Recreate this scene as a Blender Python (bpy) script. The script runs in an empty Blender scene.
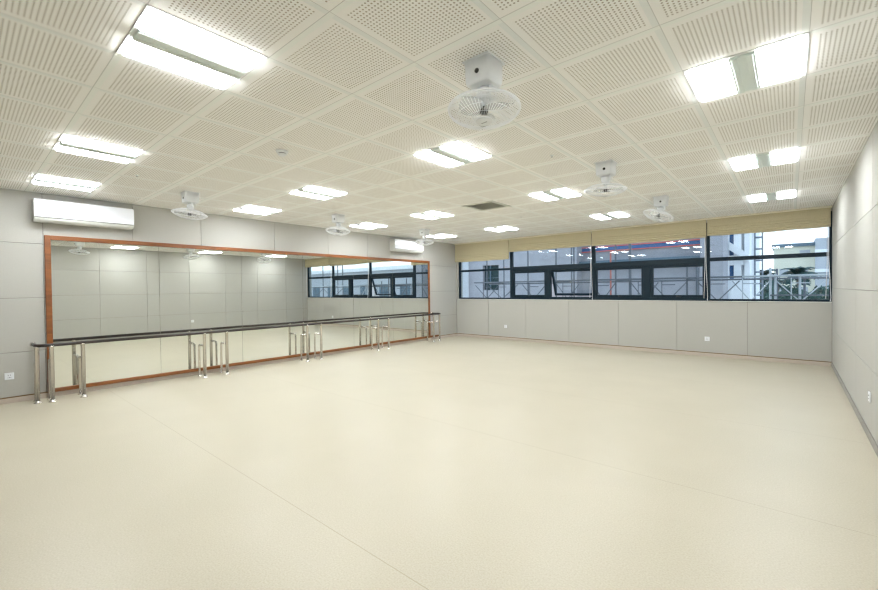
import bpy, bmesh, math, random
from mathutils import Vector, Matrix
random.seed(7)
S = bpy.context.scene
COL = S.collection
PI = math.pi

# ------------------------------------------------------------------ room
XL, XR, YB, YN = -7.755, 0.554, 9.919, -1.7
H = 2.792
GX, GY, T = -1.120, 2.411, 0.6          # ceiling grid origin and tile size


def cell(i, j):
    return GX + T * i, GY + T * j


# ------------------------------------------------------------------ materials
def new_mat(name):
    m = bpy.data.materials.new(name)
    m.use_nodes = True
    nt = m.node_tree
    return m, nt, nt.nodes['Principled BSDF']


def pmat(name, col, rough=0.5, metal=0.0, spec=0.5, noise=None, bump=0.0, nscale=60, coat=0.0):
    m, nt, b = new_mat(name)
    b.inputs['Base Color'].default_value = (*col, 1)
    b.inputs['Roughness'].default_value = rough
    b.inputs['Metallic'].default_value = metal
    b.inputs['Specular IOR Level'].default_value = spec
    b.inputs['Coat Weight'].default_value = coat
    if noise or bump:
        tc = nt.nodes.new('ShaderNodeTexCoord')
        n = nt.nodes.new('ShaderNodeTexNoise')
        n.inputs['Scale'].default_value = nscale
        n.inputs['Detail'].default_value = 3
        nt.links.new(tc.outputs['Object'], n.inputs['Vector'])
        if noise:
            r = nt.nodes.new('ShaderNodeValToRGB')
            r.color_ramp.elements[0].position = .3
            r.color_ramp.elements[1].position = .7
            r.color_ramp.elements[0].color = (*[c * (1 - noise) for c in col], 1)
            r.color_ramp.elements[1].color = (*[min(1, c * (1 + noise)) for c in col], 1)
            nt.links.new(n.outputs['Fac'], r.inputs['Fac'])
            nt.links.new(r.outputs['Color'], b.inputs['Base Color'])
        if bump:
            bp = nt.nodes.new('ShaderNodeBump')
            bp.inputs['Strength'].default_value = bump
            bp.inputs['Distance'].default_value = .004
            nt.links.new(n.outputs['Fac'], bp.inputs['Height'])
            nt.links.new(bp.outputs['Normal'], b.inputs['Normal'])
    return m


def emat(name, col, strength):
    m, nt, b = new_mat(name)
    b.inputs['Base Color'].default_value = (.9, .9, .9, 1)
    b.inputs['Emission Color'].default_value = (*col, 1)
    b.inputs['Emission Strength'].default_value = strength
    return m


def wood_mat(name, c1, c2, rough, stretch=(1, 1, 1), scale=14, coat=.2):
    m, nt, b = new_mat(name)
    tc = nt.nodes.new('ShaderNodeTexCoord')
    mp = nt.nodes.new('ShaderNodeMapping')
    mp.inputs['Scale'].default_value = stretch
    n = nt.nodes.new('ShaderNodeTexNoise')
    n.inputs['Scale'].default_value = scale
    n.inputs['Detail'].default_value = 5
    n.inputs['Distortion'].default_value = .6
    r = nt.nodes.new('ShaderNodeValToRGB')
    r.color_ramp.elements[0].position = .3
    r.color_ramp.elements[1].position = .72
    r.color_ramp.elements[0].color = (*c1, 1)
    r.color_ramp.elements[1].color = (*c2, 1)
    nt.links.new(tc.outputs['Object'], mp.inputs['Vector'])
    nt.links.new(mp.outputs['Vector'], n.inputs['Vector'])
    nt.links.new(n.outputs['Fac'], r.inputs['Fac'])
    nt.links.new(r.outputs['Color'], b.inputs['Base Color'])
    b.inputs['Roughness'].default_value = rough
    b.inputs['Coat Weight'].default_value = coat
    return m


def glass_mat(name, tint, ior=1.5):
    m, nt, b = new_mat(name)
    nt.nodes.remove(b)
    out = nt.nodes['Material Output']
    tr = nt.nodes.new('ShaderNodeBsdfTransparent')
    tr.inputs['Color'].default_value = (*tint, 1)
    gl = nt.nodes.new('ShaderNodeBsdfGlossy')
    gl.inputs['Roughness'].default_value = 0.0
    fr = nt.nodes.new('ShaderNodeFresnel')
    geo = nt.nodes.new('ShaderNodeNewGeometry')
    io = nt.nodes.new('ShaderNodeMapRange')      # same reflectance on both faces of the sheet
    io.inputs['To Min'].default_value = ior
    io.inputs['To Max'].default_value = 1 / ior
    nt.links.new(geo.outputs['Backfacing'], io.inputs['Value'])
    nt.links.new(io.outputs['Result'], fr.inputs['IOR'])
    mx = nt.nodes.new('ShaderNodeMixShader')
    nt.links.new(fr.outputs['Fac'], mx.inputs['Fac'])
    nt.links.new(tr.outputs['BSDF'], mx.inputs[1])
    nt.links.new(gl.outputs['BSDF'], mx.inputs[2])
    nt.links.new(mx.outputs['Shader'], out.inputs['Surface'])
    return m


def translucent_mat(name, col, alpha):
    m, nt, b = new_mat(name)
    b.inputs['Base Color'].default_value = (*col, 1)
    b.inputs['Roughness'].default_value = .25
    b.inputs['Alpha'].default_value = alpha
    return m


def mirror_mat(name, col):
    m, nt, b = new_mat(name)
    b.inputs['Base Color'].default_value = (*col, 1)
    b.inputs['Metallic'].default_value = 1
    b.inputs['Roughness'].default_value = 0.0
    return m


def ceiling_mat():
    m, nt, b = new_mat('perforated_ceiling_tile')
    L = nt.links.new

    def math_(op, a, bb=None, c=None, clamp=False):
        n = nt.nodes.new('ShaderNodeMath')
        n.operation = op
        n.use_clamp = clamp
        for k, v in enumerate((a, bb, c)):
            if v is None:
                continue
            if isinstance(v, (int, float)):
                n.inputs[k].default_value = v
            else:
                L(v, n.inputs[k])
        return n.outputs[0]
    tc = nt.nodes.new('ShaderNodeTexCoord')
    sp = nt.nodes.new('ShaderNodeSeparateXYZ')
    L(tc.outputs['Object'], sp.inputs[0])
    N = 28.0
    u = math_('MULTIPLY', math_('FRACT', math_('DIVIDE', math_('SUBTRACT', sp.outputs['X'], GX), T)), N)
    v = math_('MULTIPLY', math_('FRACT', math_('DIVIDE', math_('SUBTRACT', sp.outputs['Y'], GY), T)), N)
    # holes centred on k+.2 (x) and k+.7 (y)
    hu = math_('SUBTRACT', math_('FRACT', math_('ADD', u, .3)), .5)
    hv = math_('SUBTRACT', math_('FRACT', math_('ADD', v, -.2)), .5)
    d = math_('SQRT', math_('ADD', math_('MULTIPLY', hu, hu), math_('MULTIPLY', hv, hv)))
    hole = math_('MULTIPLY_ADD', d, -12.0, .235 * 12 + .5, clamp=True)

    def rng(x, a, bb):
        return math_('MULTIPLY', math_('GREATER_THAN', x, a), math_('LESS_THAN', x, bb))
    hole = math_('MULTIPLY', hole, math_('MULTIPLY', rng(u, 1.7, 25.7), rng(v, 3.2, 26.2)))
    # joints: thin line along x at v=0, broader shallow channel along y at the end of u
    line = math_('MAXIMUM', math_('LESS_THAN', v, .2), math_('GREATER_THAN', u, 27.86))
    chan = rng(u, 26.4, 27.86)
    band = rng(v, .2, 1.7)
    mixes = [((.80, .765, .70), None)]

    def mix(fac, a, col):
        n = nt.nodes.new('ShaderNodeMix')
        n.data_type = 'RGBA'
        L(fac, n.inputs[0])
        if isinstance(a, tuple):
            n.inputs[6].default_value = (*a, 1)
        else:
            L(a, n.inputs[6])
        n.inputs[7].default_value = (*col, 1)
        return n.outputs[2]
    c = mix(chan, CEIL, tuple(x * k for x, k in zip(CEIL, (.91, .94, .945))))
    c = mix(band, c, tuple(x * k for x, k in zip(CEIL, (.97, 1.0, .99))))
    c = mix(line, c, tuple(x * .62 for x in CEIL))
    c = mix(hole, c, (.36, .32, .265))
    L(c, b.inputs['Base Color'])
    b.inputs['Roughness'].default_value = .75
    b.inputs['Specular IOR Level'].default_value = .15
    return m


def floor_mat():
    m, nt, b = new_mat('speckled_vinyl')
    L = nt.links.new
    tc = nt.nodes.new('ShaderNodeTexCoord')
    n1 = nt.nodes.new('ShaderNodeTexNoise')
    n1.inputs['Scale'].default_value = 110
    n1.inputs['Detail'].default_value = 3
    r1 = nt.nodes.new('ShaderNodeValToRGB')
    r1.color_ramp.elements[0].position = .32
    r1.color_ramp.elements[1].position = .68
    r1.color_ramp.elements[0].color = (*[c * k for c, k in zip(FLOOR, (.92, .90, .85))], 1)
    r1.color_ramp.elements[1].color = (*[c * 1.07 for c in FLOOR], 1)
    n2 = nt.nodes.new('ShaderNodeTexNoise')
    n2.inputs['Scale'].default_value = 1.3
    n2.inputs['Detail'].default_value = 4
    r2 = nt.nodes.new('ShaderNodeValToRGB')
    r2.color_ramp.elements[0].position = .35
    r2.color_ramp.elements[1].position = .7
    r2.color_ramp.elements[0].color = (.95, .95, .94, 1)
    r2.color_ramp.elements[1].color = (1, 1, 1, 1)
    mx = nt.nodes.new('ShaderNodeMix')
    mx.data_type = 'RGBA'
    mx.blend_type = 'MULTIPLY'
    mx.inputs[0].default_value = 1
    sp = nt.nodes.new('ShaderNodeSeparateXYZ')
    L(tc.outputs['Object'], n1.inputs['Vector'])
    L(tc.outputs['Object'], n2.inputs['Vector'])
    L(tc.outputs['Object'], sp.inputs[0])
    L(n1.outputs['Fac'], r1.inputs['Fac'])
    L(n2.outputs['Fac'], r2.inputs['Fac'])
    L(r1.outputs['Color'], mx.inputs[6])
    L(r2.outputs['Color'], mx.inputs[7])
    # welded seams between the vinyl sheets, 1.9 m apart, running along x
    def math_(op, a, bb):
        n = nt.nodes.new('ShaderNodeMath')
        n.operation = op
        for k, v in enumerate((a, bb)):
            if isinstance(v, (int, float)):
                n.inputs[k].default_value = v
            else:
                L(v, n.inputs[k])
        return n.outputs[0]
    f = math_('FRACT', math_('DIVIDE', math_('SUBTRACT', sp.outputs['Y'], 1.425), 1.92), 0)
    seam = math_('LESS_THAN', f, .0032)
    mx2 = nt.nodes.new('ShaderNodeMix')
    mx2.data_type = 'RGBA'
    fac = math_('MULTIPLY', seam, .55)
    L(fac, mx2.inputs[0])
    L(mx.outputs[2], mx2.inputs[6])
    mx2.inputs[7].default_value = (.30, .25, .17, 1)
    L(mx2.outputs[2], b.inputs['Base Color'])
    b.inputs['Roughness'].default_value = .38
    b.inputs['Specular IOR Level'].default_value = .35
    bp = nt.nodes.new('ShaderNodeBump')
    bp.inputs['Strength'].default_value = .04
    bp.inputs['Distance'].default_value = .002
    L(n1.outputs['Fac'], bp.inputs['Height'])
    L(bp.outputs['Normal'], b.inputs['Normal'])
    return m


CEIL = (.91, .905, .89)
FLOOR = (.485, .447, .36)
LAMP = 24.0
M = {}
M['ceiling'] = ceiling_mat()
M['floor'] = floor_mat()
M['slab'] = pmat('sealing_slab', (.4, .4, .4), .9)
M['wall'] = pmat('fabric_wall_panel', (.445, .437, .405), .85, spec=.2, noise=.04, bump=.15, nscale=160)
M['groove'] = pmat('panel_gap', (.17, .155, .135), .9)
M['skirt'] = pmat('vinyl_skirting', (.52, .45, .385), .5, noise=.03, nscale=25)
M['skirt_grey'] = pmat('grey_skirting', (.27, .26, .235), .55)
M['skirt_line'] = pmat('brown_skirting_cap', (.20, .125, .055), .6)
M['cornice'] = pmat('cream_trim', (.74, .70, .58), .6)
M['sill'] = pmat('white_sill', (.75, .75, .72), .4)
M['frame_wood'] = wood_mat('red_brown_wood', (.16, .048, .009), (.275, .09, .018), .4, (1, .12, 1), 18)
M['rail_wood'] = wood_mat('dark_rail_wood', (.008, .005, .004), (.025, .013, .008), .42, (1, .1, 1), 20, 0)
M['mirror'] = mirror_mat('silvered_glass', (.83, .85, .815))
M['steel'] = pmat('brushed_steel', (.72, .69, .66), .26, metal=1.0)
M['white'] = pmat('white_plastic', (.76, .78, .80), .4)
M['ac_front'] = pmat('glossy_white_panel', (.84, .86, .92), .12, coat=.6)
M['ac_grey'] = pmat('pale_grey_plastic', (.62, .63, .60), .4)
M['dark'] = pmat('black_plastic', (.02, .02, .022), .4)
M['grey_print'] = pmat('grey_print', (.35, .36, .38), .5)
M['fan_wire'] = pmat('white_wire', (.90, .92, .95), .35)
M['blade'] = translucent_mat('clear_blade_plastic', (.88, .91, .94), .38)
M['chrome'] = pmat('grey_metal', (.45, .46, .48), .3, metal=.8)
M['tube'] = emat('lit_opal_panel', (.93, .97, 1.0), LAMP)
M['tube_edge'] = emat('boosted_lens_edge', (.95, .97, 1.0), LAMP * 1.3)  # lens sides boosted beyond the opal face to brighten the ceiling
M['fixture'] = pmat('white_enamel', (.80, .82, .82), .4)
M['spine'] = pmat('grey_green_enamel', (.74, .82, .80), .35)
M['navy'] = pmat('dark_teal_aluminium', (.005, .017, .028), .4, spec=.25)
M['glass'] = glass_mat('blue_tinted_glass', (.84, .905, .945))
M['linen'] = pmat('linen_blind', (.50, .445, .30), .9, spec=.1, noise=.10, bump=.3, nscale=90)
M['cord'] = pmat('white_cord', (.80, .80, .83), .6)
M['vent'] = pmat('vent_enamel', (.66, .67, .62), .5)
M['vent_dark'] = pmat('vent_inside', (.22, .22, .20), .8)
# outside
M['concrete'] = pmat('grey_render_wall', (.30, .30, .325), .9, noise=.08, nscale=2.5)
M['pale'] = pmat('pale_render', (.74, .76, .78), .9, noise=.05, nscale=3)
M['slate'] = pmat('slate_ledge', (.09, .14, .18), .7)
M['bluefilm'] = pmat('blue_film_glass', (.02, .10, .26), .25)
M['redtrim'] = pmat('red_trim', (.55, .10, .08), .6)
M['dark_glass'] = pmat('dark_window_glass', (.010, .032, .036), .35, spec=.15)
M['pipe'] = pmat('scaffold_pipe', (.09, .10, .115), .6)
M['pipe_pale'] = pmat('pale_scaffold_pipe', (.40, .42, .43), .5)
M['pipe_red'] = pmat('red_pipe', (.42, .13, .10), .6)
M['mast'] = pmat('mast_paint', (.17, .20, .24), .6)
M['cream_wall'] = pmat('cream_wall', (.66, .64, .52), .9, noise=.05, nscale=.7)
M['far_grey'] = pmat('far_grey_wall', (.40, .42, .45), .9, noise=.05, nscale=.7)
M['leaf'] = pmat('palm_leaf', (.028, .075, .07), .6, noise=.25, nscale=4)
M['leaf2'] = pmat('shrub_leaf', (.035, .085, .07), .7, noise=.3, nscale=5)
M['bark'] = pmat('palm_bark', (.22, .19, .16), .9, noise=.2, nscale=8)
M['ground'] = pmat('outdoor_paving', (.30, .30, .29), .9, noise=.1, nscale=1)


# ------------------------------------------------------------------ mesh helpers
def box(bm, x0, x1, y0, y1, z0, z1, bevel=0.0, mi=0, seg=1):
    if x0 > x1: x0, x1 = x1, x0
    if y0 > y1: y0, y1 = y1, y0
    if z0 > z1: z0, z1 = z1, z0
    vs = [bm.verts.new((x, y, z)) for x in (x0, x1) for y in (y0, y1) for z in (z0, z1)]
    fs = []
    for q in ((0, 1, 3, 2), (4, 6, 7, 5), (0, 4, 5, 1), (2, 3, 7, 6), (0, 2, 6, 4), (1, 5, 7, 3)):
        f = bm.faces.new([vs[k] for k in q])
        f.material_index = mi
        fs.append(f)
    if bevel:
        es = {e for f in fs for e in f.edges}
        r = bmesh.ops.bevel(bm, geom=list(es), offset=bevel, segments=seg, affect='EDGES', profile=.5)
        for f in r['faces']:
            f.material_index = mi
    return fs


def tube(bm, pts, r, seg=10, mi=0, closed=False, caps=True):
    pts = [Vector(p) for p in pts]
    n = len(pts)
    rings = []
    up = None
    for k, p in enumerate(pts):
        a = pts[(k - 1) % n] if (closed or k > 0) else p
        b = pts[(k + 1) % n] if (closed or k < n - 1) else p
        t = (b - a).normalized()
        if up is None:
            up = t.orthogonal().normalized()
        up = (up - t * up.dot(t)).normalized()
        sd = t.cross(up)
        rr = r[k] if isinstance(r, (list, tuple)) else r
        rings.append([bm.verts.new(p + (up * math.cos(2 * PI * q / seg) + sd * math.sin(2 * PI * q / seg)) * rr) for q in range(seg)])
    m = n if closed else n - 1
    for k in range(m):
        A, B = rings[k], rings[(k + 1) % n]
        for q in range(seg):
            f = bm.faces.new((A[q], A[(q + 1) % seg], B[(q + 1) % seg], B[q]))
            f.material_index = mi
            f.smooth = True
    if caps and not closed:
        f = bm.faces.new(list(reversed(rings[0]))); f.material_index = mi
        f = bm.faces.new(rings[-1]); f.material_index = mi


def lathe(bm, prof, seg=28, mi=0, mat=None, smooth=True):
    """prof: list of (radius, z); turned about z, then moved by mat."""
    mat = mat or Matrix()
    rings = []
    for r, z in prof:
        if r < 1e-6:
            rings.append([bm.verts.new(mat @ Vector((0, 0, z)))])
        else:
            rings.append([bm.verts.new(mat @ Vector((r * math.cos(2 * PI * k / seg), r * math.sin(2 * PI * k / seg), z))) for k in range(seg)])
    for A, B in zip(rings, rings[1:]):
        for k in range(seg):
            a0, a1 = A[k % len(A)], A[(k + 1) % len(A)]
            b0, b1 = B[k % len(B)], B[(k + 1) % len(B)]
            vs = []
            for v in (a0, a1, b1, b0):
                if v not in vs:
                    vs.append(v)
            if len(vs) > 2:
                f = bm.faces.new(vs)
                f.material_index = mi
                f.smooth = smooth


def extrude_profile(bm, prof, x0, x1, mi=0, smooth=False):
    """closed profile of (y, z) swept along x"""
    A = [bm.verts.new((x0, y, z)) for y, z in prof]
    B = [bm.verts.new((x1, y, z)) for y, z in prof]
    n = len(prof)
    for k in range(n):
        f = bm.faces.new((A[k], A[(k + 1) % n], B[(k + 1) % n], B[k]))
        f.material_index = mi
        f.smooth = smooth
    bm.faces.new(list(reversed(A))).material_index = mi
    bm.faces.new(B).material_index = mi


def arc(cx, cy, cz, r, a0, a1, n, plane='xz'):
    out = []
    for k in range(n + 1):
        a = a0 + (a1 - a0) * k / n
        c, s = r * math.cos(a), r * math.sin(a)
        out.append({'xz': (cx + c, cy, cz + s), 'xy': (cx + c, cy + s, cz), 'yz': (cx, cy + c, cz + s)}[plane])
    return out


def obj(name, bm, mats, parent=None, loc=(0, 0, 0), label=None):
    bmesh.ops.recalc_face_normals(bm, faces=bm.faces[:])
    me = bpy.data.meshes.new(name)
    bm.to_mesh(me)
    bm.free()
    for m in (mats if isinstance(mats, (list, tuple)) else [mats]):
        me.materials.append(m)
    o = bpy.data.objects.new(name, me)
    COL.objects.link(o)
    o.location = loc
    if parent:
        o.parent = parent
    if label:
        o['label'] = label
    return o


def tag(o, label, cat, group=None):
    o['label'] = label
    o['category'] = cat
    if group:
        o['group'] = group
    return o


def thing(name, label, cat, loc=(0, 0, 0), group=None, rot=(0, 0, 0)):
    o = bpy.data.objects.new(name, None)
    o.empty_display_size = .1
    COL.objects.link(o)
    o.location = loc
    o.rotation_euler = rot
    return tag(o, label, cat, group)


def struct(name, bm, mats, label=None):
    o = obj(name, bm, mats)
    o['kind'] = 'structure'
    o['label'] = label or name.replace('_', ' ')
    o['category'] = name.split('_')[0]
    return o


def struct_root(name, label, cat):
    o = bpy.data.objects.new(name, None)
    o.empty_display_size = .1
    COL.objects.link(o)
    o['kind'] = 'structure'
    o['label'] = label
    o['category'] = cat
    return o


def dup(root, loc, label, rot=None):
    """copy of a thing with copies of its parts and sub-parts"""
    r = root.copy()
    COL.objects.link(r)
    r.location = loc
    if rot is not None:
        r.rotation_euler = rot
    r['label'] = label
    for ch in list(root.children):
        c = ch.copy()
        COL.objects.link(c)
        c.parent = r
        for g in list(ch.children):
            d = g.copy()
            COL.objects.link(d)
            d.parent = c
    return r


BM = bmesh.new

# ------------------------------------------------------------------ floor
bm = BM()
box(bm, XL - .25, XR + .25, YN - .25, YB + .25, -.15, 0)
struct('floor', bm, M['floor'], 'speckled beige vinyl floor with thin welded seams')

# ------------------------------------------------------------------ ceiling (open where lights and the vent sit)
LIGHTS = [(1, -3),  # added out of view, to light the near floor and right wall
          (-10, -3), (-7, -3), (-3, -3),
          (-10, 1), (-7, 1), (-3, 1), (1, 1),
          (-10, 5), (-7, 5), (-3, 5), (1, 5),
          (-10, 9), (-7, 9), (-3, 9), (1, 9)]
VENT = (-5, 5)
holes = set(LIGHTS) | {VENT}
bm = BM()
for i in range(-12, 4):
    for j in range(-11, 14):
        if (i, j) in holes:
            continue
        x0, y0 = cell(i, j)
        x1, y1 = min(x0 + T, XR + .02), min(y0 + T, YB + .02)
        x0, y0 = max(x0, XL - .02), max(y0, YN - .02)
        if x1 <= x0 or y1 <= y0:
            continue
        vs = [bm.verts.new(c) for c in ((x0, y0, H), (x0, y1, H), (x1, y1, H), (x1, y0, H))]
        bm.faces.new(vs)
bmesh.ops.remove_doubles(bm, verts=bm.verts[:], dist=1e-4)
box(bm, XL - .25, XR + .25, YN - .25, YB + .25, H + .13, H + .3, mi=1)  # unseen slab above the tiles, put in to seal light leaks
o = struct('ceiling', bm, [M['ceiling'], M['slab']], 'suspended ceiling of cream perforated tiles')
# tiles must face down whatever recalc decided
for pl in o.data.polygons:
    pass

# ------------------------------------------------------------------ walls of fabric panels
GAP = .004


def panel_wall(name, axis, face, out, us, zs, label, skip=None):
    """panels between the joints us (along the wall) and zs (heights); face = plane coordinate, out = +-1 into the room"""
    bm = BM()
    a, b = us[0], us[-1]

    def bx(u0, u1, z0, z1, d0, d1, bevel, mi):
        lo, hi = face + out * d0, face + out * d1
        if axis == 'x':
            box(bm, lo, hi, u0, u1, z0, z1, bevel, mi)
        else:
            box(bm, u0, u1, lo, hi, z0, z1, bevel, mi)
    if skip is None:
        bx(a, b, -.0, H + .13, -.2, -.014, 0, 1)
    for u0, u1 in zip(us, us[1:]):
        for z0, z1 in zip(zs, zs[1:]):
            if skip and skip(u0, u1, z0, z1):
                continue
            bx(u0 + GAP / 2, u1 - GAP / 2, z0 + GAP / 2, z1 - GAP / 2, -.016, 0, .003, 0)
    return bm, bx


ZJ = [.078, .655, 1.368, 2.10, H + .05]
bm, bx = panel_wall('wall_left', 'x', XL, 1, [YN, -.44, .78, 1.79, 2.765, 4.10, 5.34, 6.45, 7.2, 8.40, YB], ZJ, '')
struct('wall_left', bm, [M['wall'], M['groove']], 'left wall of grey-beige fabric panels around the mirror')
bm, bx = panel_wall('wall_right', 'x', XR, -1, [YN, -.8, .4, 1.62, 2.84, 4.05, 5.30, 6.51, 7.72, 8.93, YB], ZJ, '')
struct('wall_right', bm, [M['wall'], M['groove']], 'right wall of grey-beige fabric panels')
bm, bx = panel_wall('wall_near', 'y', YN, 1, [XL, -6.6, -5.4, -4.2, -3.02, -1.83, -.63, XR], ZJ, '')
struct('wall_near', bm, [M['wall'], M['groove']], 'near wall of grey-beige fabric panels')
# back wall: panels below the sill, pier at the left, lintel above
SILL, WX0, WX1, WTOP = 1.128, -7.69, XR, 2.72
bm, bx = panel_wall('wall_back', 'y', YB, -1, [XL, -6.603, -5.405, -4.21, -3.025, -1.835, -.632, XR], [.078, SILL - .012], '', skip=lambda *a: False)
box(bm, XL - .25, XR + .25, YB + .014, YB + .22, 0, SILL - .012, mi=1)
box(bm, XL - .25, WX0, YB, YB + .22, SILL - .012, H + .13, mi=0)
box(bm, WX0, XR + .25, YB, YB + .22, WTOP, H + .13, mi=0)
box(bm, WX1, XR + .25, YB + .0, YB + .22, SILL - .012, WTOP, mi=0)
struct('wall_back', bm, [M['wall'], M['groove']], 'back wall of grey-beige panels under the long window')

# skirting: pinkish vinyl strip with a thin brown cap
def skirting(name, x0, x1, y0, y1, label, mats=('skirt', 'skirt_line')):
    bm = BM()
    box(bm, x0, x1, y0, y1, 0, .066, .003)
    dx = .002
    box(bm, x0, x1, y0, y1, .066, .078, mi=1)
    o = struct(name, bm, [M[k] for k in mats], label)
    o['category'] = 'baseboard'


skirting('baseboard_left', XL - .016, XL + .008, YN, YB, 'left skirting strip under the mirror')
skirting('baseboard_back', XL + .008, XR - .008, YB - .008, YB + .014, 'back skirting strip under the window wall')
skirting('baseboard_right', XR - .008, XR + .016, YN, YB, 'right skirting strip', ('skirt_grey', 'skirt_grey'))
# cream trim where the ceiling meets the blinds
bm = BM()
box(bm, XL + .004, XR - .004, YB - .115, YB, H - .028, H, .004)
struct('trim_1', bm, M['cornice'], 'cream trim strip along the top of the blinds')
bm = BM()
box(bm, WX0, WX1, YB - .012, YB + .16, SILL - .012, SILL, .003)
struct('trim_2', bm, M['sill'], 'thin white window sill')

# ------------------------------------------------------------------ windows
YF0, YF1 = YB + .03, YB + .10            # frame depth
GL = YB + .065
MUL = [WX0, -5.862, -3.605, -1.285, WX1]
ZB, ZT = SILL, WTOP


def pane(parent, x0, x1, z0, z1):
    bm = BM()
    box(bm, x0 - .008, x1 + .008, GL - .003, GL + .003, z0 - .008, z1 + .008)
    return obj('glass_pane', bm, M['glass'], parent)


def sash(parent, x0, x1, z0, z1, open_angle=0.0, w=.05):
    """opening sash hung from its top edge; x0..z1 = outer edges of the sash"""
    hz = z1
    dep = .055
    bm = BM()
    lx = x1 - x0
    lz = z1 - z0
    box(bm, 0, w, -dep / 2, dep / 2, -lz, 0, .004)
    box(bm, lx - w, lx, -dep / 2, dep / 2, -lz, 0, .004)
    box(bm, w, lx - w, -dep / 2, dep / 2, -w, 0, .004)
    box(bm, w, lx - w, -dep / 2, dep / 2, -lz, -lz + w, .004)
    s = obj('window_sash', bm, M['navy'], parent, (x0, GL + .005, hz))
    s.rotation_euler = (open_angle, 0, 0)
    g = BM()
    box(g, w - .006, lx - w + .006, -.003, .003, -lz + w - .006, -w + .006)
    obj('glass_pane', g, M['glass'], s)
    h = BM()
    cx = lx / 2
    box(h, cx - .012, cx + .012, -dep / 2 - .012, -dep / 2, -lz + .006, -lz + .04, .003)
    tube(h, [(cx, -dep / 2 - .012, -lz + .024), (cx, -dep / 2 - .032, -lz + .024), (cx + .085, -dep / 2 - .036, -lz + .024)], .006, 8)
    obj('sash_handle', h, M['dark'], s)
    return s


def window(name, label, x0, x1, lw, rw, transom, bottom, two_sashes=None):
    root = struct_root(name, label, 'window')
    bm = BM()
    box(bm, x0, x0 + lw, YF0, YF1, ZB, ZT, .004)
    box(bm, x1 - rw, x1, YF0, YF1, ZB, ZT, .004)
    a, b = x0 + lw, x1 - rw
    box(bm, a, b, YF0, YF1, ZT - .05, ZT, .004)
    box(bm, a, b, YF0, YF1, ZB, ZB + bottom, .004)
    box(bm, a, b, YF0, YF1, transom[0], transom[1], .004)
    if two_sashes:
        m0, m1, opening = two_sashes
        box(bm, m0, m1, YF0, YF1, ZB + bottom, transom[0], .004)
    obj('window_frame', bm, M['navy'], root)
    pane(root, a, b, transom[1], ZT - .05)
    if two_sashes:
        sash(root, a - .0, m0 + .0, ZB + bottom, transom[0])
        sash(root, m1 - .0, b + .0, ZB + bottom, transom[0], opening)
    else:
        pane(root, a, b, ZB + bottom, transom[0])
    return root


window('window_1', 'window beside the left wall with one pane below and above its bar', MUL[0], MUL[1], .045, .04, (1.935, 1.995), .04)
window('window_2', 'window with two small sashes, the right one tilted open', MUL[1], MUL[2], .04, .04, (1.885, 2.015), .07, (-4.835, -4.70, math.radians(19)))
window('window_3', 'window with two small closed sashes', MUL[2], MUL[3], .04, .04, (1.885, 2.015), .07, (-2.49, -2.345, 0))
window('window_4', 'window beside the right wall with palms behind its panes', MUL[3], MUL[4], .04, .035, (1.93, 2.005), .04)


# ------------------------------------------------------------------ roman blinds
def blind(x0, x1, zb, label, cords):
    t = thing('roman_blind', label, 'blind', ((x0 + x1) / 2, YB - .075, zb), 'linen blinds over the long window')
    hw = (x1 - x0) / 2 - .006
    top = H - .030 - zb
    # folded cloth: flat face, then pleats gathered at the bottom
    prof = [(-.022, top), (-.024, top * .8), (-.022, .20)]
    n = 4
    for k in range(n):
        z1 = .19 - k * .045
        d = .016 + .002 * k
        prof += [(-.022, z1), (-d - .010, z1 - .014), (-d - .012, z1 - .032), (-.023, z1 - .043)]
    prof += [(-.026, .004), (-.020, 0), (.0, 0), (.014, .012), (.012, .2), (.010, top)]
    bm = BM()
    # slight sag across the width
    N = 24
    rings = []
    for s in range(N + 1):
        x = -hw + 2 * hw * s / N
        sag = .010 * math.sin(PI * s / N) + .004 * math.sin(7 * s + x0)
        rings.append([bm.verts.new((x, y + .003 * math.sin(3 * x + 40 * z), z - (sag * (1 - z / top) if z < top else 0))) for y, z in prof])
    m = len(prof)
    for A, B in zip(rings, rings[1:]):
        for k in range(m):
            f = bm.faces.new((A[k], A[(k + 1) % m], B[(k + 1) % m], B[k]))
    bm.faces.new(list(reversed(rings[0])))
    bm.faces.new(rings[-1])
    obj('blind_cloth', bm, M['linen'], t)
    bm = BM()
    box(bm, -hw, hw, -.018, .03, top - .025, top, .003)
    obj('head_rail', bm, M['white'], t)
    for xc in cords:
        bm = BM()
        dx = xc - (x0 + x1) / 2
        zlo = 1.16 - zb
        tube(bm, [(dx, .018, top - .03), (dx + .003, .018, .0), (dx + .006, .012, -.5), (dx + .035, .005, zlo + .05), (dx + .03, .0, zlo)], .0045, 6)
        tube(bm, [(dx - .012, .018, top - .03), (dx - .014, .018, .0), (dx - .012, .012, -.6), (dx - .03, .005, zlo + .02)], .0045, 6)
        lathe(bm, [(0, -.022), (.007, -.018), (.006, .01), (.0, .016)], 8, mat=Matrix.Translation((dx + .03, .0, zlo)))
        obj('pull_cord', bm, M['cord'], t)


blind(-7.735, -5.862, 2.235, 'blind at the left corner, drawn lowest of the four', [])
blind(-5.855, -3.605, 2.425, 'raised beige blind above the window with the open sash', [-3.625])
blind(-3.598, -1.285, 2.412, 'raised beige blind above the window with two closed sashes', [-1.305])
blind(-1.278, .535, 2.435, 'raised beige blind beside the right wall, above the palms', [.50])


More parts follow.
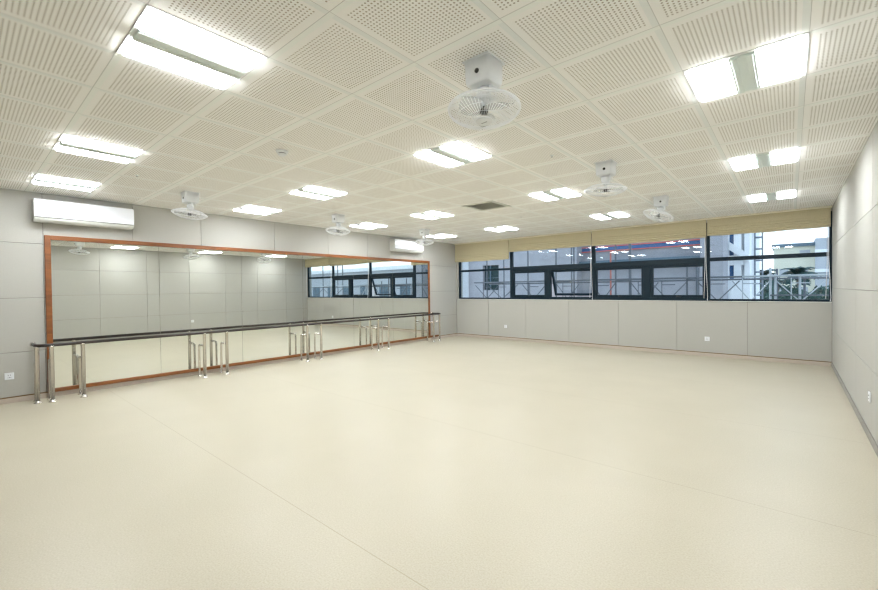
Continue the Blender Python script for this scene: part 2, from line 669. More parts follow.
# ------------------------------------------------------------------ mirror
MX = XL + .030
MY0, MY1, MZ0, MZ1 = .79, 8.655, .068, 2.222
t = thing('wall_mirror', 'wall-wide mirror in a red-brown wooden frame on the left wall', 'mirror', (XL, (MY0 + MY1) / 2, MZ0))
oy = (MY0 + MY1) / 2
FW = .062
bm = BM()
fx0, fx1 = .0005, .045
box(bm, fx0, fx1, MY0 - oy, MY0 + FW - oy, .052, MZ1 - MZ0, .004)
box(bm, fx0, fx1, MY1 - FW - oy, MY1 - oy, .052, MZ1 - MZ0, .004)
box(bm, fx0, fx1 + .002, MY0 + FW - oy, MY1 - FW - oy, MZ1 - MZ0 - FW, MZ1 - MZ0, .004)
obj('frame', bm, M['frame_wood'], t)
bm = BM()
box(bm, .010, fx1 + .006, MY0 - oy, 9.02 - oy, 0, .052, .004)
obj('bottom_rail', bm, M['frame_wood'], t)
seams = [MY0 + FW, 2.125, 3.43, 4.687, 5.99, 7.24, MY1 - FW]
for a, b in zip(seams, seams[1:]):
    bm = BM()
    box(bm, .008, .030, a + .0012 - oy, b - .0012 - oy, .05, MZ1 - MZ0 - FW + .004, .0012)
    obj('mirror_panel', bm, M['mirror'], t)

# ------------------------------------------------------------------ ballet barre
RD, RZ = .37, .748
BX = XL + RD
BY0, BY1 = .655, 8.75
t = thing('ballet_barre', 'long low ballet barre with dark rail on steel posts before the mirror', 'barre', (BX, (BY0 + BY1) / 2, 0))
oy = (BY0 + BY1) / 2
rr = .10
pts = [(-RD + .012, BY0 - oy, RZ)] + [(-rr, BY0 - oy, RZ)]
pts += [(-rr + rr * math.sin(a), BY0 + rr - rr * math.cos(a) - oy, RZ) for a in [PI / 2 * k / 6 for k in range(1, 7)]]
pts += [(0, BY0 + (BY1 - BY0) * k / 20 - oy, RZ) for k in range(1, 20)]
pts += [(-rr + rr * math.cos(a), BY1 - rr + rr * math.sin(a) - oy, RZ) for a in [PI / 2 * k / 6 for k in range(0, 7)]]
pts += [(-RD + .012, BY1 - oy, RZ)]
bm = BM()
tube(bm, pts, .021, 14)
obj('handrail', bm, M['rail_wood'], t)
for yy in (BY0, BY1):
    bm = BM()
    mt = Matrix.Translation((-RD + .001, yy - oy, RZ)) @ Matrix.Rotation(PI / 2, 4, 'Y')
    lathe(bm, [(0, 0), (.030, 0), (.030, .006), (.026, .012), (.024, .03), (0, .03)], 20, mat=mt)
    obj('wall_flange', bm, M['steel'], t)
PY = [.665, .80, 1.115, 2.655, 3.01, 4.565, 4.885, 6.44, 6.765, 8.42, 8.70]
for k, y in enumerate(PY):
    dx = -.06 if k == 0 else (-.03 if k == len(PY) - 1 else 0)
    bm = BM()
    lathe(bm, [(0, .004), (.024, .004), (.024, RZ - .03), (.027, RZ - .028), (.027, RZ - .012), (.015, RZ - .006), (0, RZ - .006)], 16, mat=Matrix.Translation((dx, y - oy, 0)))
    p = obj('post', bm, M['steel'], t)
    bm = BM()
    lathe(bm, [(0, 0), (.042, 0), (.042, .006), (.034, .012), (.026, .016), (.0255, .03), (.0, .03)], 18, mat=Matrix.Translation((dx, y - oy, 0)))
    obj('floor_flange', bm, M['steel'], p)
    # shorter tube behind, joined by an elbow to the post
    sx = -.235
    zb = .53
    er = .035
    path = [(dx - .022, y - oy, zb)] + [(sx + er - er * math.sin(a), y - oy, zb - er + er * math.cos(a)) for a in [PI / 2 * q / 5 for q in range(6)]] + [(sx, y - oy, .004)]
    bm = BM()
    tube(bm, path, .0165, 12)
    b = obj('brace', bm, M['steel'], t)
    bm = BM()
    lathe(bm, [(0, 0), (.034, 0), (.034, .005), (.02, .012), (.0, .012)], 16, mat=Matrix.Translation((sx, y - oy, 0)))
    obj('floor_flange', bm, M['steel'], b)

# ------------------------------------------------------------------ ceiling lights
FS = .298


def make_light(loc, label):
    t = thing('ceiling_light', label, 'light', loc, 'square twin-panel ceiling lights')
    bm = BM()
    # pan above the ceiling, rim just below it
    box(bm, -FS, FS, -FS, FS, .075, .085)
    for a, b in ((-FS, -FS + .022), (FS - .022, FS)):
        box(bm, a, b, -FS, FS, -.004, .076)
        box(bm, -FS + .022, FS - .022, a, b, -.004, .076)
    obj('housing', bm, M['fixture'], t)
    bm = BM()
    # raised centre channel with two ridges
    box(bm, -.066, .066, -FS + .022, FS - .022, -.0165, .074, .003)
    for x in (-.036, .036):
        box(bm, x - .016, x + .016, -FS + .022, FS - .022, -.0215, -.017, .002)
    obj('centre_channel', bm, M['spine'], t)
    for s in (-1, 1):
        bm = BM()
        x0, x1 = .070, FS - .026
        y0, y1 = -FS + .024, FS - .024
        box(bm, s * x0, s * x1, y0, y1, -.0160, .010, .003, seg=2)
        for fc in bm.faces:                     # side faces get extra glow, added to throw light onto the ceiling
            fc.normal_update()
            if abs(fc.normal.z) < .5:
                fc.material_index = 1
        d = obj('diffuser', bm, [M['tube'], M['tube_edge']], t)
        bm = BM()
        for xx in (x0 + .045, x1 - .045):
            box(bm, s * xx - .0025, s * xx + .0025, y0 + .03, y1 - .03, -.0168, -.0158)
        obj('seam_strip', bm, M['spine'], d)
    return t


LL = {
    (1, -3): 'unseen added ceiling light straight above the viewer, beside the right wall',
    (-10, -3): 'ceiling light close above the left end of the near air conditioner',
    (-7, -3): 'ceiling light second from the near air conditioner, towards the viewer',
    (-3, -3): 'largest ceiling light at the upper left of the photo',
    (-10, 1): 'ceiling light just right of the fan beside the near air conditioner',
    (-7, 1): 'ceiling light just right of and below the smoke detector',
    (-3, 1): 'ceiling light just below the largest nearest fan',
    (1, 1): 'largest ceiling light at the upper right of the photo',
    (-10, 5): 'ceiling light beside the fan above the middle of the mirror',
    (-7, 5): 'ceiling light left of and below the square air vent',
    (-3, 5): 'ceiling light right of the square air vent, before the middle right-hand fan',
    (1, 5): 'middle of the three ceiling lights beside the right wall',
    (-10, 9): 'ceiling light at the far left corner, beside the far air conditioner and fan',
    (-7, 9): 'ceiling light just above the lowest blind at the left corner',
    (-3, 9): 'ceiling light left of the farthest right-hand fan, near the blinds',
    (1, 9): 'ceiling light nearest the blinds beside the right wall',
}
proto = None
for ij in LIGHTS:
    x, y = cell(*ij)
    loc = (x + T / 2, y + T / 2, H)
    if proto is None:
        proto = make_light(loc, LL[ij])
    else:
        dup(proto, loc, LL[ij])

# ------------------------------------------------------------------ air vent
x, y = cell(*VENT)
t = thing('air_vent', 'square ceiling air vent with dark slats', 'vent', (x + T / 2, y + T / 2, H))
bm = BM()
for a, b in ((-FS, -FS + .06), (FS - .06, FS)):
    box(bm, a, b, -FS, FS, -.008, .03)
    box(bm, -FS + .06, FS - .06, a, b, -.008, .03)
obj('frame', bm, M['vent'], t)
bm = BM()
box(bm, -FS + .05, FS - .05, -FS + .05, FS - .05, .10, .11)
for a, b in ((-FS + .045, -FS + .055), (FS - .055, FS - .045)):
    box(bm, a, b, -FS + .05, FS - .05, .0, .10)
    box(bm, -FS + .05, FS - .05, a, b, .0, .10)
obj('duct', bm, M['vent_dark'], t)
bm = BM()
for k in range(6):
    yc = -.20 + .08 * k
    vs = [bm.verts.new(c) for c in ((-.245, yc + .012, .03), (.245, yc + .012, .03), (.245, yc - .008, 0), (-.245, yc - .008, 0))]
    vs2 = [bm.verts.new(v.co + Vector((0, .003, .002))) for v in vs]
    bm.faces.new(vs); bm.faces.new(vs2[::-1])
    for q in range(4):
        bm.faces.new((vs[q], vs2[q], vs2[(q + 1) % 4], vs[(q + 1) % 4]))
obj('slats', bm, M['vent'], t)

# ------------------------------------------------------------------ smoke detector, sprinklers
t = thing('smoke_detector', 'round white smoke detector on the ceiling, left of centre', 'smoke detector', (-3.779, 2.09, H))
bm = BM()
lathe(bm, [(0, 0), (.058, 0), (.058, -.012), (.050, -.022), (0, -.022)], 24)
obj('base', bm, M['white'], t)
bm = BM()
lathe(bm, [(.034, -.022), (.034, -.030), (0, -.030)], 20)
obj('sensing_slot', bm, M['dark'], t)
bm = BM()
lathe(bm, [(0, -.030), (.042, -.030), (.042, -.036), (.030, -.046), (0, -.048)], 24)
obj('cap', bm, M['white'], t)

SPR = [(-5.791, 1.391, 'small ceiling sprinkler between the two left lights, above the near air conditioner'),
       (-1.871, 4.013, 'small ceiling sprinkler right of the largest nearest fan'),
       (-3.90, 7.00, 'small ceiling sprinkler behind the square air vent')]
for x, y, lab in SPR:
    t = thing('ceiling_sprinkler', lab, 'sprinkler', (x, y, H), 'ceiling sprinklers')
    bm = BM()
    lathe(bm, [(0, .012), (.022, .012), (.022, -.003), (.010, -.007), (0, -.007)], 18)
    obj('rosette', bm, M['white'], t)
    bm = BM()
    lathe(bm, [(.005, -.006), (.005, -.016), (.011, -.017), (.011, -.020), (0, -.020)], 12)
    obj('head', bm, M['chrome'], t)


# ------------------------------------------------------------------ orbit fans
RG = .215


def make_fan(loc, label, tilt, rz):
    t = thing('orbit_fan', label, 'fan', loc, 'white caged fans under the ceiling')
    t.rotation_euler = (0, 0, rz)
    # housing fixed to the ceiling: square plate, tapered box open to a pivot
    bm = BM()
    box(bm, -.095, .095, -.095, .095, -.008, .004, .004, seg=2)
    obj('ceiling_plate', bm, M['white'], t)
    bm = BM()
    A = [(-.09, -.09), (.09, -.09), (.09, .09), (-.09, .09)]
    lv = [(-.009, 1.0), (-.08, .99), (-.125, .96), (-.140, .90), (-.144, .78)]
    rings = []
    for z, s in lv:
        ring = []
        for k in range(4):
            (xa, ya) = A[k]
            for q in range(6):      # rounded corners
                a = PI + k * PI / 2 + (q / 5) * PI / 2
                r = .03
                cx = (abs(xa) - r) * (1 if xa > 0 else -1)
                cy = (abs(ya) - r) * (1 if ya > 0 else -1)
                ring.append(bm.verts.new(((cx + r * math.cos(a)) * s, (cy + r * math.sin(a)) * s, z)))
        rings.append(ring)
    n = len(rings[0])
    for P, Q in zip(rings, rings[1:]):
        for k in range(n):
            f = bm.faces.new((P[k], P[(k + 1) % n], Q[(k + 1) % n], Q[k]))
            f.smooth = True
    bm.faces.new(rings[-1]); bm.faces.new(rings[0][::-1])
    h = obj('gear_housing', bm, M['white'], t)
    bm = BM()
    lathe(bm, [(0, 0), (.014, 0), (.014, .006), (.006, .009), (0, .009)], 14, mat=Matrix.Translation((.012, -.0895, -.085)) @ Matrix.Rotation(PI / 2, 4, 'X'))
    obj('wire_port', bm, M['dark'], h)
    bm = BM()
    for s in (-1, 1):
        tube(bm, [(s * .03, 0, -.126), (s * .046, 0, -.15), (s * .046, 0, -.185), (s * .03, 0, -.2)], .009, 8)
    tube(bm, [(-.05, 0, -.178), (.05, 0, -.178)], .007, 8)
    tube(bm, [(.0, .02, -.128), (.055, .05, -.15), (.05, .05, -.19), (.02, .02, -.21)], .004, 6)
    obj('yoke', bm, M['fan_wire'], t)
    # tilting head
    piv = Vector((0, 0, -.178))
    R = Matrix.Translation(piv) @ Matrix.Rotation(tilt[0], 4, 'X') @ Matrix.Rotation(tilt[1], 4, 'Y') @ Matrix.Translation((0, 0, .178))

    def head(name, build, mat, parent=None):
        bm = BM()
        build(bm)
        bmesh.ops.transform(bm, matrix=R, verts=bm.verts[:])
        return obj(name, bm, mat, parent or t)

    zr = -.285
    head('motor', lambda b: lathe(b, [(0, -.150), (.026, -.152), (.040, -.165), (.043, -.19), (.041, -.225), (.026, -.24), (.012, -.243), (.012, -.278), (0, -.278)], 22), M['white'])

    def guard(b):
        def ring(r, z, w, seg=48):
            tube(b, [(r * math.cos(2 * PI * k / seg), r * math.sin(2 * PI * k / seg), z) for k in range(seg)], w, 6, closed=True)
        ring(RG, zr, .0055)
        ring(RG - .002, zr - .012, .004)
        ring(.14, zr + .045, .0018); ring(.06, zr + .06, .0025)
        ring(.165, zr - .047, .0016); ring(.11, zr - .066, .0016)
        for k in range(60):
            a = 2 * PI * k / 60
            c, s = math.cos(a), math.sin(a)
            tube(b, [(r * c, r * s, zr + z) for r, z in ((.040, .055), (.09, .058), (.15, .042), (.195, .018), (RG, 0))], .0014, 4, caps=False)
            tube(b, [(r * c, r * s, zr - z) for r, z in ((.048, .074), (.10, .069), (.16, .049), (.20, .026), (RG - .001, .010))], .0014, 4, caps=False)
    g = head('wire_guard', guard, M['fan_wire'])
    bd = head('badge', lambda b: lathe(b, [(0, zr - .070), (.050, zr - .070), (.050, zr - .076), (.044, zr - .081), (0, zr - .083)], 26), M['white'], g)
    # three clear blades

    def blade(k):
        def f(b):
            a0 = 2 * PI * k / 3
            rows = []
            for q in range(7):
                r = .022 + (.178 - .022) * q / 6
                wdt = .022 + .050 * math.sin(PI * min(1, (q + .6) / 6.2)) ** .7
                a = a0 + .25 * q / 6
                rad = Vector((math.cos(a), math.sin(a), 0))
                tan = Vector((-math.sin(a), math.cos(a), 0))
                row = []
                for s in (-1, -.33, .33, 1):
                    p = rad * r + tan * (wdt * s) + Vector((0, 0, zr - .004 + .016 * s - .004 * (1 - s * s)))
                    row.append(b.verts.new(p))
                rows.append(row)
            for A_, B_ in zip(rows, rows[1:]):
                for s in range(3):
                    fc = b.faces.new((A_[s], A_[s + 1], B_[s + 1], B_[s]))
                    fc.smooth = True
            r_ = bmesh.ops.extrude_face_region(b, geom=b.faces[:])
            bmesh.ops.translate(b, vec=(0, 0, -.002), verts=[v for v in r_['geom'] if isinstance(v, bmesh.types.BMVert)])
        return f
    for k in range(3):
        head('blade', blade(k), M['blade'])

    def hub(b):
        lathe(b, [(0, zr + .010), (.024, zr + .010), (.026, zr - .010), (.022, zr - .030), (0, zr - .034)], 20)
    hb = head('hub', hub, M['dark'])

    def mark(b):
        for q in range(5):
            x = -.018 + .008 * q
            box(b, x, x + .006, -.004 + .002 * (q % 2), .003, zr - .0845, zr - .0825)
    head('badge_mark', mark, M['grey_print'], g)
    return t


D = math.radians
FANS = [((-1.415, 2.10, H), 'nearest and largest caged fan, at the top centre of the photo', (D(-5), D(-3)), 0),
        ((-1.545, 4.66, H), 'middle caged fan of the right-hand row, between near and far fans', (D(6), D(4)), 0),
        ((-1.50, 6.99, H), 'farthest caged fan of the right-hand row, tilted and close to the blinds', (D(-13), D(18)), 0),
        ((-6.30, 2.12, H), 'caged fan just right of the near air conditioner, tilted to the right', (D(-5), D(5)), 0),
        ((-6.24, 4.52, H), 'caged fan hanging over the middle of the mirror', (D(-5), D(-2)), 0),
        ((-6.34, 6.94, H), 'caged fan before the far air conditioner', (D(-3), D(0)), 0)]
for a in FANS:
    make_fan(*a)


# ------------------------------------------------------------------ air conditioners
def make_ac(y0, y1, z0, z1, label):
    t = thing('air_conditioner', label, 'air conditioner', (XL, (y0 + y1) / 2, z0), 'wall air conditioners above the mirror')
    w = (y1 - y0) / 2
    h = z1 - z0
    prof = [(-.004, 0.02), (.06, .0), (.15, .006), (.185, .035), (.195, .06), (.198, h * .55), (.190, h * .93), (.17, h), (-.004, h)]
    bm = BM()
    A = [bm.verts.new((x, -w, z)) for x, z in prof]
    B = [bm.verts.new((x, w, z)) for x, z in prof]
    for k in range(len(prof)):
        bm.faces.new((A[k], A[(k + 1) % len(prof)], B[(k + 1) % len(prof)], B[k]))
    bm.faces.new(A); bm.faces.new(B[::-1])
    bmesh.ops.bevel(bm, geom=[e for e in bm.edges if abs(e.verts[0].co.y - e.verts[1].co.y) < 1e-4], offset=.006, segments=2, affect='EDGES')
    obj('body', bm, M['ac_grey'], t)
    bm = BM()
    pr = [(.186, .062), (.203, .064), (.206, h * .55), (.198, h * .965), (.180, h * .99), (.172, h * .97)]
    A = [bm.verts.new((x, -w + .004, z)) for x, z in pr]
    B = [bm.verts.new((x, w - .004, z)) for x, z in pr]
    for k in range(len(pr)):
        bm.faces.new((A[k], A[(k + 1) % len(pr)], B[(k + 1) % len(pr)], B[k]))
    bm.faces.new(A); bm.faces.new(B[::-1])
    fp = obj('front_panel', bm, M['ac_front'], t)
    bm = BM()
    box(bm, .2055, .2065, -.028, .028, h * .30, h * .30 + .010)
    box(bm, .2055, .2065, .036, .048, h * .30, h * .30 + .010)
    obj('maker_mark', bm, M['grey_print'], fp)
    bm = BM()
    vs = []
    for x, z in ((.198, .052), (.187, .026), (.158, .003), (.152, .004), (.180, .026), (.190, .052)):
        vs.append((x, z))
    A = [bm.verts.new((x, -w + .06, z)) for x, z in vs]
    B = [bm.verts.new((x, w - .06, z)) for x, z in vs]
    for k in range(len(vs)):
        bm.faces.new((A[k], A[(k + 1) % len(vs)], B[(k + 1) % len(vs)], B[k]))
    bm.faces.new(A); bm.faces.new(B[::-1])
    obj('air_flap', bm, M['ac_grey'], t)
    bm = BM()
    box(bm, .187, .2015, -w + .01, w - .01, .056, .0605)
    obj('panel_gap', bm, M['dark'], t)
    return t


make_ac(.68, 1.768, 2.385, 2.690, 'large white wall air conditioner above the near end of the mirror')
make_ac(7.17, 8.23, 2.402, 2.708, 'white wall air conditioner above the far end of the mirror')


# ------------------------------------------------------------------ sockets
def socket(loc, rz, label):
    t = thing('wall_socket', label, 'socket', loc, 'white wall sockets', (0, 0, rz))
    bm = BM()
    box(bm, -.044, .044, -.010, -.0003, -.044, .044, .003, seg=2)
    obj('plate', bm, M['white'], t)
    bm = BM()
    for x, z, rx in ((-.010, .014, 0), (.010, .014, 0), (0, -.016, 0)):
        box(bm, x - .0022, x + .0022, -.0115, -.0095, z - .006, z + .006)
    for x in (-.013, .013):
        box(bm, x - .005, x + .005, -.0115, -.0095, -.020, -.0165)
    obj('socket_slots', bm, M['dark'], t)


socket((XL, .43, .352), PI / 2, 'white wall socket low on the left wall, left of the barre')
socket((-6.03, YB, .372), 0, 'white wall socket under the window with the lowest blind')
socket((-1.29, YB, .355), 0, 'white wall socket under the right-hand blind cords')
socket((XR, 5.38, .40), -PI / 2, 'white wall socket low on the right wall')

# ------------------------------------------------------------------ outside
GZ = -4.0
bm = BM()
box(bm, -60, 80, YB + .6, 130, GZ - .2, GZ)
o = struct('ground', bm, M['ground'], 'outdoor paving far below the window')

# building under construction across the yard
FY = 14.5
t = thing('concrete_building', 'unfinished grey building across the yard behind the scaffolding', 'building', (-6, FY, GZ))
def L(x, y, z): return (x + 6, y - FY, z - GZ)
def bbox(bm, x0, x1, y0, y1, z0, z1, bev=0, mi=0):
    a = L(x0, y0, z0); b = L(x1, y1, z1)
    box(bm, a[0], b[0], a[1], b[1], a[2], b[2], bev, mi)


ZTOP = 7.0
bm = BM()
wx0, wx1, wz0, wz1 = -9.90, -9.13, 1.37, 2.41
bbox(bm, -10.66, wx0, FY, FY + .3, GZ, ZTOP)
bbox(bm, wx1, -5.86, FY, FY + .3, GZ, ZTOP)
bbox(bm, wx0, wx1, FY, FY + .3, GZ, wz0)
bbox(bm, wx0, wx1, FY, FY + .3, wz1, ZTOP)
bbox(bm, -5.86, -2.06, FY + .5, FY + .8, GZ, 2.73)
bbox(bm, -5.86, -2.06, FY + .5, FY + .8, 2.87, ZTOP)
bbox(bm, -2.06, -1.49, FY, FY + 1.2, GZ, ZTOP)
bbox(bm, -5.86, -5.84, FY, FY + .8, GZ, ZTOP)
obj('wall', bm, M['concrete'], t)
bm = BM()
bbox(bm, -14.5, -10.66, FY - .5, FY + .3, GZ, ZTOP)
obj('corner_pillar', bm, M['pale'], t)
bm = BM()
bbox(bm, wx0, wx1, FY + .15, FY + .17, wz0, wz1)
wn = obj('window', bm, M['dark_glass'], t)
bm = BM()
for a in (wx0 + .27,):
    bbox(bm, a, a + .04, FY + .10, FY + .16, wz0, wz1)
bbox(bm, wx0, wx1, FY + .12, FY + .16, 1.87, 1.89)
obj('window_bars', bm, M['slate'], wn)
bm = BM()
bbox(bm, -5.84, -2.06, FY + .48, FY + .52, 2.73, 2.87)
bl = obj('window_band', bm, M['bluefilm'], t)
bm = BM()
bbox(bm, -5.84, -2.07, FY + .44, FY + .5, 2.862, 2.892)
bbox(bm, -5.84, -2.07, FY + .44, FY + .5, 2.705, 2.735)
obj('band_edging', bm, M['redtrim'], bl)
bm = BM()
bbox(bm, -5.84, -2.06, FY + .2, FY + .5, 2.20, 2.37)
obj('ledge', bm, M['slate'], t)
# recessed wing to the right of the pier
WY = 16.4
bm = BM()
bbox(bm, -1.66, -.985, WY, WY + .3, GZ, 1.62)
bbox(bm, -1.66, -1.52, WY, WY + .3, 1.62, ZTOP)
bbox(bm, -1.40, -1.20, WY, WY + .3, 1.62, ZTOP)
bbox(bm, -1.12, -.985, WY, WY + .3, 1.62, ZTOP)
bbox(bm, -1.52, -1.12, WY + .02, WY + .3, 2.10, 2.42)
bbox(bm, -1.3, -1.0, WY + .3, WY + 6, GZ, ZTOP)
obj('side_wing', bm, M['pale'], t)
for x0, x1, z0, z1 in ((-1.52, -1.40, 2.42, 4.5), (-1.52, -1.40, 1.62, 2.10), (-1.20, -1.12, 2.42, 4.5), (-1.20, -1.12, 1.62, 2.10)):
    bm = BM()
    bbox(bm, x0, x1, WY + .12, WY + .14, z0, z1)
    obj('window', bm, M['bluefilm'] if x0 < -1.3 else M['far_grey'], t)
bm = BM()
a = Vector(L(-1.50, WY - .25, 2.72)); b = Vector(L(-.99, WY - .25, 2.30))
d = (b - a)
vs = [bm.verts.new(a + Vector((0, 0, -.13))), bm.verts.new(b + Vector((0, 0, -.13))), bm.verts.new(b + Vector((0, 0, .13))), bm.verts.new(a + Vector((0, 0, .13)))]
f = bm.faces.new(vs)
r = bmesh.ops.extrude_face_region(bm, geom=[f])
bmesh.ops.translate(bm, vec=(0, .25, 0), verts=[g for g in r['geom'] if isinstance(g, bmesh.types.BMVert)])
obj('stair_flight', bm, M['pale'], t)
bm = BM()
bbox(bm, -1.46, -.98, WY - .55, WY - .45, GZ, 1.42)
obj('parapet', bm, M['pale'], t)

# scaffolding
SY = 12.5
t = thing('scaffolding', 'pipe scaffolding with cross braces standing outside the window', 'scaffolding', (-3, SY, GZ))
def sp(x, y, z): return (x + 3, y - SY, z - GZ)
tall = [(-8.37, 3.6), (-6.72, 3.6), (-5.72, 3.6), (-5.13, 3.6), (-3.88, 3.6), (-3.47, 3.6), (-2.07, 1.95), (-1.85, 1.95), (-.36, 1.85), (-.27, 1.70), (.165, 1.64), (1.5, 3.6), (3.2, 3.6), (4.9, 3.6), (6.6, 3.6)]
for k, (x, zt) in enumerate(tall):
    bm = BM()
    tube(bm, [sp(x, SY, GZ), sp(x, SY, zt)], .024, 8)
    lathe(bm, [(0, 0), (.07, 0), (.07, .01), (.03, .02), (0, .02)], 10, mat=Matrix.Translation(sp(x, SY, GZ)))
    obj('post', bm, M['pipe_pale'] if k in (8, 9, 10) else M['pipe'], t)
    if k % 2 == 0:
        bm = BM()
        tube(bm, [sp(x + .1, SY + 1.0, GZ), sp(x + .1, SY + 1.0, zt)], .024, 8)
        tube(bm, [sp(x, SY, 1.62), sp(x + .1, SY + 1.0, 1.62)], .02, 8)
        obj('post', bm, M['pipe'], t)
bm = BM()
tube(bm, [sp(-4.15, SY + .4, GZ), sp(-4.15, SY + .4, 2.52)], .026, 8)
tube(bm, [sp(-4.15, SY + .4, 2.52), sp(-3.6, SY + .4, 2.53)], .02, 8)
obj('post', bm, M['pipe_red'], t)
for z, y, x0, x1, m in ((1.65, SY - .05, -8.9, -.9, 'pipe'), (1.65, SY - .05, -.9, 7.0, 'pipe_pale'), (1.60, SY + .95, -8.9, 7.0, 'pipe'), (.35, SY - .05, -8.9, 7.0, 'pipe'), (1.20, SY - .05, -.36, 1.5, 'pipe')):
    bm = BM()
    tube(bm, [sp(x0, y, z), sp(x1, y, z)], .024 if z > 1.5 else .016, 8)
    obj('ledger', bm, M[m], t)
for x0, x1 in ((-8.9, -7.85), (-8.37, -7.1), (-6.95, -6.05), (-5.72, -4.95), (-4.6, -3.88), (-3.47, -2.75), (-2.95, -2.07), (-1.85, -.95), (-1.1, -.36), (-.27, .62), (1.5, 3.2), (3.2, 4.9), (4.9, 6.6)):
    bm = BM()
    tube(bm, [sp(x0, SY - .03, .55), sp(x1, SY - .03, 1.55)], .014, 6)
    tube(bm, [sp(x0, SY + .03, 1.55), sp(x1, SY + .03, .55)], .014, 6)
    tube(bm, [sp((x0 + x1) / 2 - .16, SY, .9), sp((x0 + x1) / 2 - .16, SY, 1.6)], .012, 6)
    tube(bm, [sp((x0 + x1) / 2 - .16, SY, 1.48), sp((x0 + x1) / 2 + .16, SY, 1.48)], .012, 6)
    obj('cross_brace', bm, M['pipe_pale'] if -1.2 < x0 < .5 else M['pipe'], t)

# hoist mast
MYY = 18.0
t = thing('hoist_mast', 'ladder-like lattice mast rising between the building and palms', 'mast', (-.84, MYY, GZ))
bm = BM()
for x in (-.105, .105):
    for y in (0, .25):
        tube(bm, [(x, y, 0), (x, y, 12)], .022, 6)
obj('rails', bm, M['mast'], t)
bm = BM()
for k in range(29):
    z = .3 + .4 * k
    tube(bm, [(-.105, 0, z), (.105, 0, z)], .026, 6)
    tube(bm, [(-.105, .25, z), (.105, .25, z)], .018, 6)
    tube(bm, [(-.105, 0, z), (-.105, .25, z + .4)], .01, 5)
    tube(bm, [(.105, .25, z), (.105, 0, z + .4)], .01, 5)
obj('rungs', bm, M['mast'], t)


# palms
def palm(x, y, zc, r, label, seed, n=22):
    rnd = random.Random(seed)
    t = thing('palm_tree', label, 'palm', (x, y, GZ), 'palms seen through the right-hand window')
    h = zc - GZ
    bm = BM()
    K = 14
    tube(bm, [(.06 * math.sin(k * .5), 0, h * k / K) for k in range(K + 1)], [.17 - .06 * k / K + (.012 if k % 2 else 0) for k in range(K + 1)], 10)
    obj('trunk', bm, M['bark'], t)
    bm = BM()
    for k in range(n):
        az = 2 * PI * k / n + rnd.uniform(-.15, .15)
        el = rnd.choice((1.45, 1.2, .9, .5))+ rnd.uniform(-.1, .1)
        ln = r * rnd.uniform(.9, 1.15)
        d = Vector((math.cos(az), math.sin(az), 0))
        pts = []
        p = Vector((0, 0, h))
        e = el
        for q in range(9):
            pts.append(p.copy())
            p = p + (d * math.cos(e) + Vector((0, 0, math.sin(e)))) * (ln / 8)
            e -= .26
        tube(bm, pts, [.022 - .002 * q for q in range(9)], 5)
        sd = d.cross(Vector((0, 0, 1)))
        for q in range(1, 9):
            for half in (0, .5):
                base = pts[q - 1].lerp(pts[q], half)
                tg = (pts[q] - pts[q - 1]).normalized()
                for s in (-1, 1):
                    lf = ln * .36 * (1 - .5 * abs(q - 4) / 5)
                    tip = base + (sd * s * .8 + tg * .45 + Vector((0, 0, -.28))) * lf
                    w = tg * .085 * r
                    v = [bm.verts.new(base - w), bm.verts.new(base + w), bm.verts.new(tip)]
                    bm.faces.new(v)
    obj('crown', bm, M['leaf'], t)


palm(-1.90, 44, 2.0, 1.35, 'dark bushy palm right behind the lattice mast', 3, 30)
palm(.50, 45, 2.1, 1.45, 'palm in the middle of the right-hand window, before the cream building', 5, 24)
palm(-.95, 50, 1.4, 1.1, 'smaller palm standing low between the two larger palms', 8, 20)


def shrub(x, y, w, zt, label, seed):
    rnd = random.Random(seed)
    t = thing('leafy_tree', label, 'tree', (x, y, GZ), 'leafy trees low in the right-hand window')
    bm = BM()
    tube(bm, [(0, 0, 0), (.05, 0, (zt - GZ) * .6)], [.14, .08], 8)
    obj('trunk', bm, M['bark'], t)
    bm = BM()
    hc = (zt - GZ)
    for k in range(1400):
        a, b = rnd.uniform(0, 2 * PI), math.acos(rnd.uniform(-1, 1))
        rr_ = rnd.uniform(.6, 1) * (1 + .2 * math.sin(3 * a + 2 * b))
        c = Vector((w * rr_ * math.sin(b) * math.cos(a), w * rr_ * math.sin(b) * math.sin(a), hc - w * 1.1 + w * 1.1 * rr_ * math.cos(b)))
        u = Vector((rnd.gauss(0, 1), rnd.gauss(0, 1), rnd.gauss(0, 1))).normalized() * w * .16
        v = u.orthogonal() * .5
        bm.faces.new([bm.verts.new(c - u), bm.verts.new(c + v), bm.verts.new(c + u), bm.verts.new(c - v)])
    obj('foliage', bm, M['leaf2'], t)


shrub(1.75, 40, .85, 1.30, 'leafy tree at the lower right corner of the window', 11)
shrub(-.75, 38, .75, 1.0, 'low leafy tree behind the pale scaffold posts', 12)
shrub(.75, 36, .7, .95, 'leafy tree below the palm before the cream building', 13)

shrub(-1.75, 42, .85, 1.5, 'leafy tree below the bushy palm behind the lattice mast', 14)
shrub(.05, 43, .8, 1.35, 'leafy tree filling the gap between the two larger palms', 15)

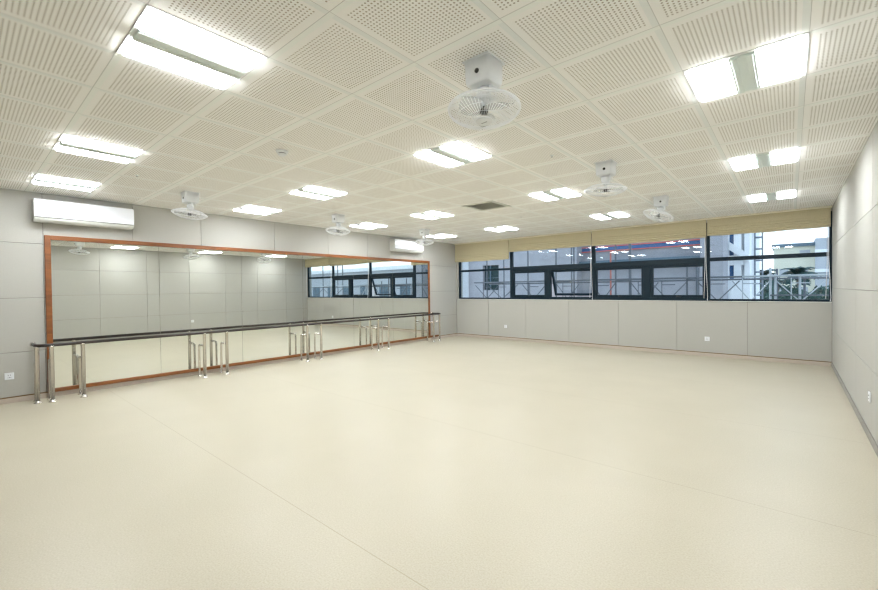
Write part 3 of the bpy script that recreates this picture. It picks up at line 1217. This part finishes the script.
# far buildings
t = thing('cream_building', 'pale cream building far behind the palms', 'building', (1, 70, GZ))
bm = BM()
box(bm, -2.65, 1.35, 0, 14, 0, 10.4)
obj('wall', bm, M['cream_wall'], t)
bm = BM()
box(bm, -2.85, 1.35, -.3, 14, 10.4, 10.8)
box(bm, -2.5, 1.3, -.15, .0, 9.1, 9.25)
obj('roof_edge', bm, M['slate'], t)
for x0, x1, z0, z1 in ((-.1, .9, 9.35, 9.9), (-2.1, -1.2, 6.6, 7.6), (-.4, .7, 6.6, 7.6), (-2.1, -1.2, 4.2, 5.2), (-.4, .7, 4.2, 5.2)):
    bm = BM()
    box(bm, x0, x1, -.03, .05, z0, z1)
    obj('window', bm, M['far_grey'], t)
bm = BM()
box(bm, 1.35, 26, -1.2, 14, 0, 11.2)
w = obj('grey_wing', bm, M['far_grey'], t)
for k in range(4):
    bm = BM()
    box(bm, 1.3, 26, -1.5, -1.2, 2.2 + 2.4 * k, 2.6 + 2.4 * k)
    obj('floor_band', bm, M['pale'], w)

t = thing('grey_building', 'long grey apartment block reflected in the far end of the mirror', 'building', (17, 28, GZ))
bm = BM()
box(bm, -6, 16, 0, 8, 0, 7.4)
obj('wall', bm, M['far_grey'], t)
bm = BM()
box(bm, -6.3, 16.3, -.3, 8.3, 7.4, 7.75)
obj('roof_edge', bm, M['pale'], t)
for k in range(7):
    for q in range(2):
        bm = BM()
        box(bm, -5 + 3 * k, -3.6 + 3 * k, -.04, .1, 1.6 + 2.9 * q, 3.1 + 2.9 * q)
        obj('window', bm, M['slate'], t)

# ------------------------------------------------------------------ world: bright overcast sky
w = bpy.data.worlds.new('overcast')
S.world = w
w.use_nodes = True
nt = w.node_tree
bg = nt.nodes['Background']
tc = nt.nodes.new('ShaderNodeTexCoord')
sx = nt.nodes.new('ShaderNodeSeparateXYZ')
rp = nt.nodes.new('ShaderNodeValToRGB')
rp.color_ramp.elements[0].position = 0.0
rp.color_ramp.elements[0].color = (.88, .94, 1, 1)
rp.color_ramp.elements[1].position = .6
rp.color_ramp.elements[1].color = (.74, .86, 1, 1)
nt.links.new(tc.outputs['Generated'], sx.inputs[0])
nt.links.new(sx.outputs['Z'], rp.inputs['Fac'])
nt.links.new(rp.outputs['Color'], bg.inputs['Color'])
bg.inputs['Strength'].default_value = 1.5

# ------------------------------------------------------------------ camera
f = 411.853
cd = bpy.data.cameras.new('camera')
cam = bpy.data.objects.new('camera', cd)
COL.objects.link(cam)
cd.sensor_fit = 'HORIZONTAL'
cd.sensor_width = 36
cd.lens = f / 878 * 36
cd.clip_start = .02
cd.clip_end = 400
r = Vector((0.76075296, 0.64894679, -0.01108994))
u = Vector((-4.60421395e-04, 1.76262203e-02, 9.99844540e-01))
b = Vector((0.64904138, -0.76062959, 0.01370799))
m = Matrix((r, u, b)).transposed().to_4x4()
m.translation = (0, 0, 1.4232)
cam.matrix_world = m
S.camera = cam

S.view_settings.view_transform = 'Standard'
S.view_settings.look = 'None'
S.view_settings.gamma = 1
S.view_settings.use_curve_mapping = False
S.view_settings.exposure = 0.74
S.cycles.use_denoising = True
S.cycles.filter_width = 1.3
S.cycles.max_bounces = 12
S.cycles.diffuse_bounces = 8
S.cycles.transparent_max_bounces = 24
S.cycles.sample_clamp_indirect = 8
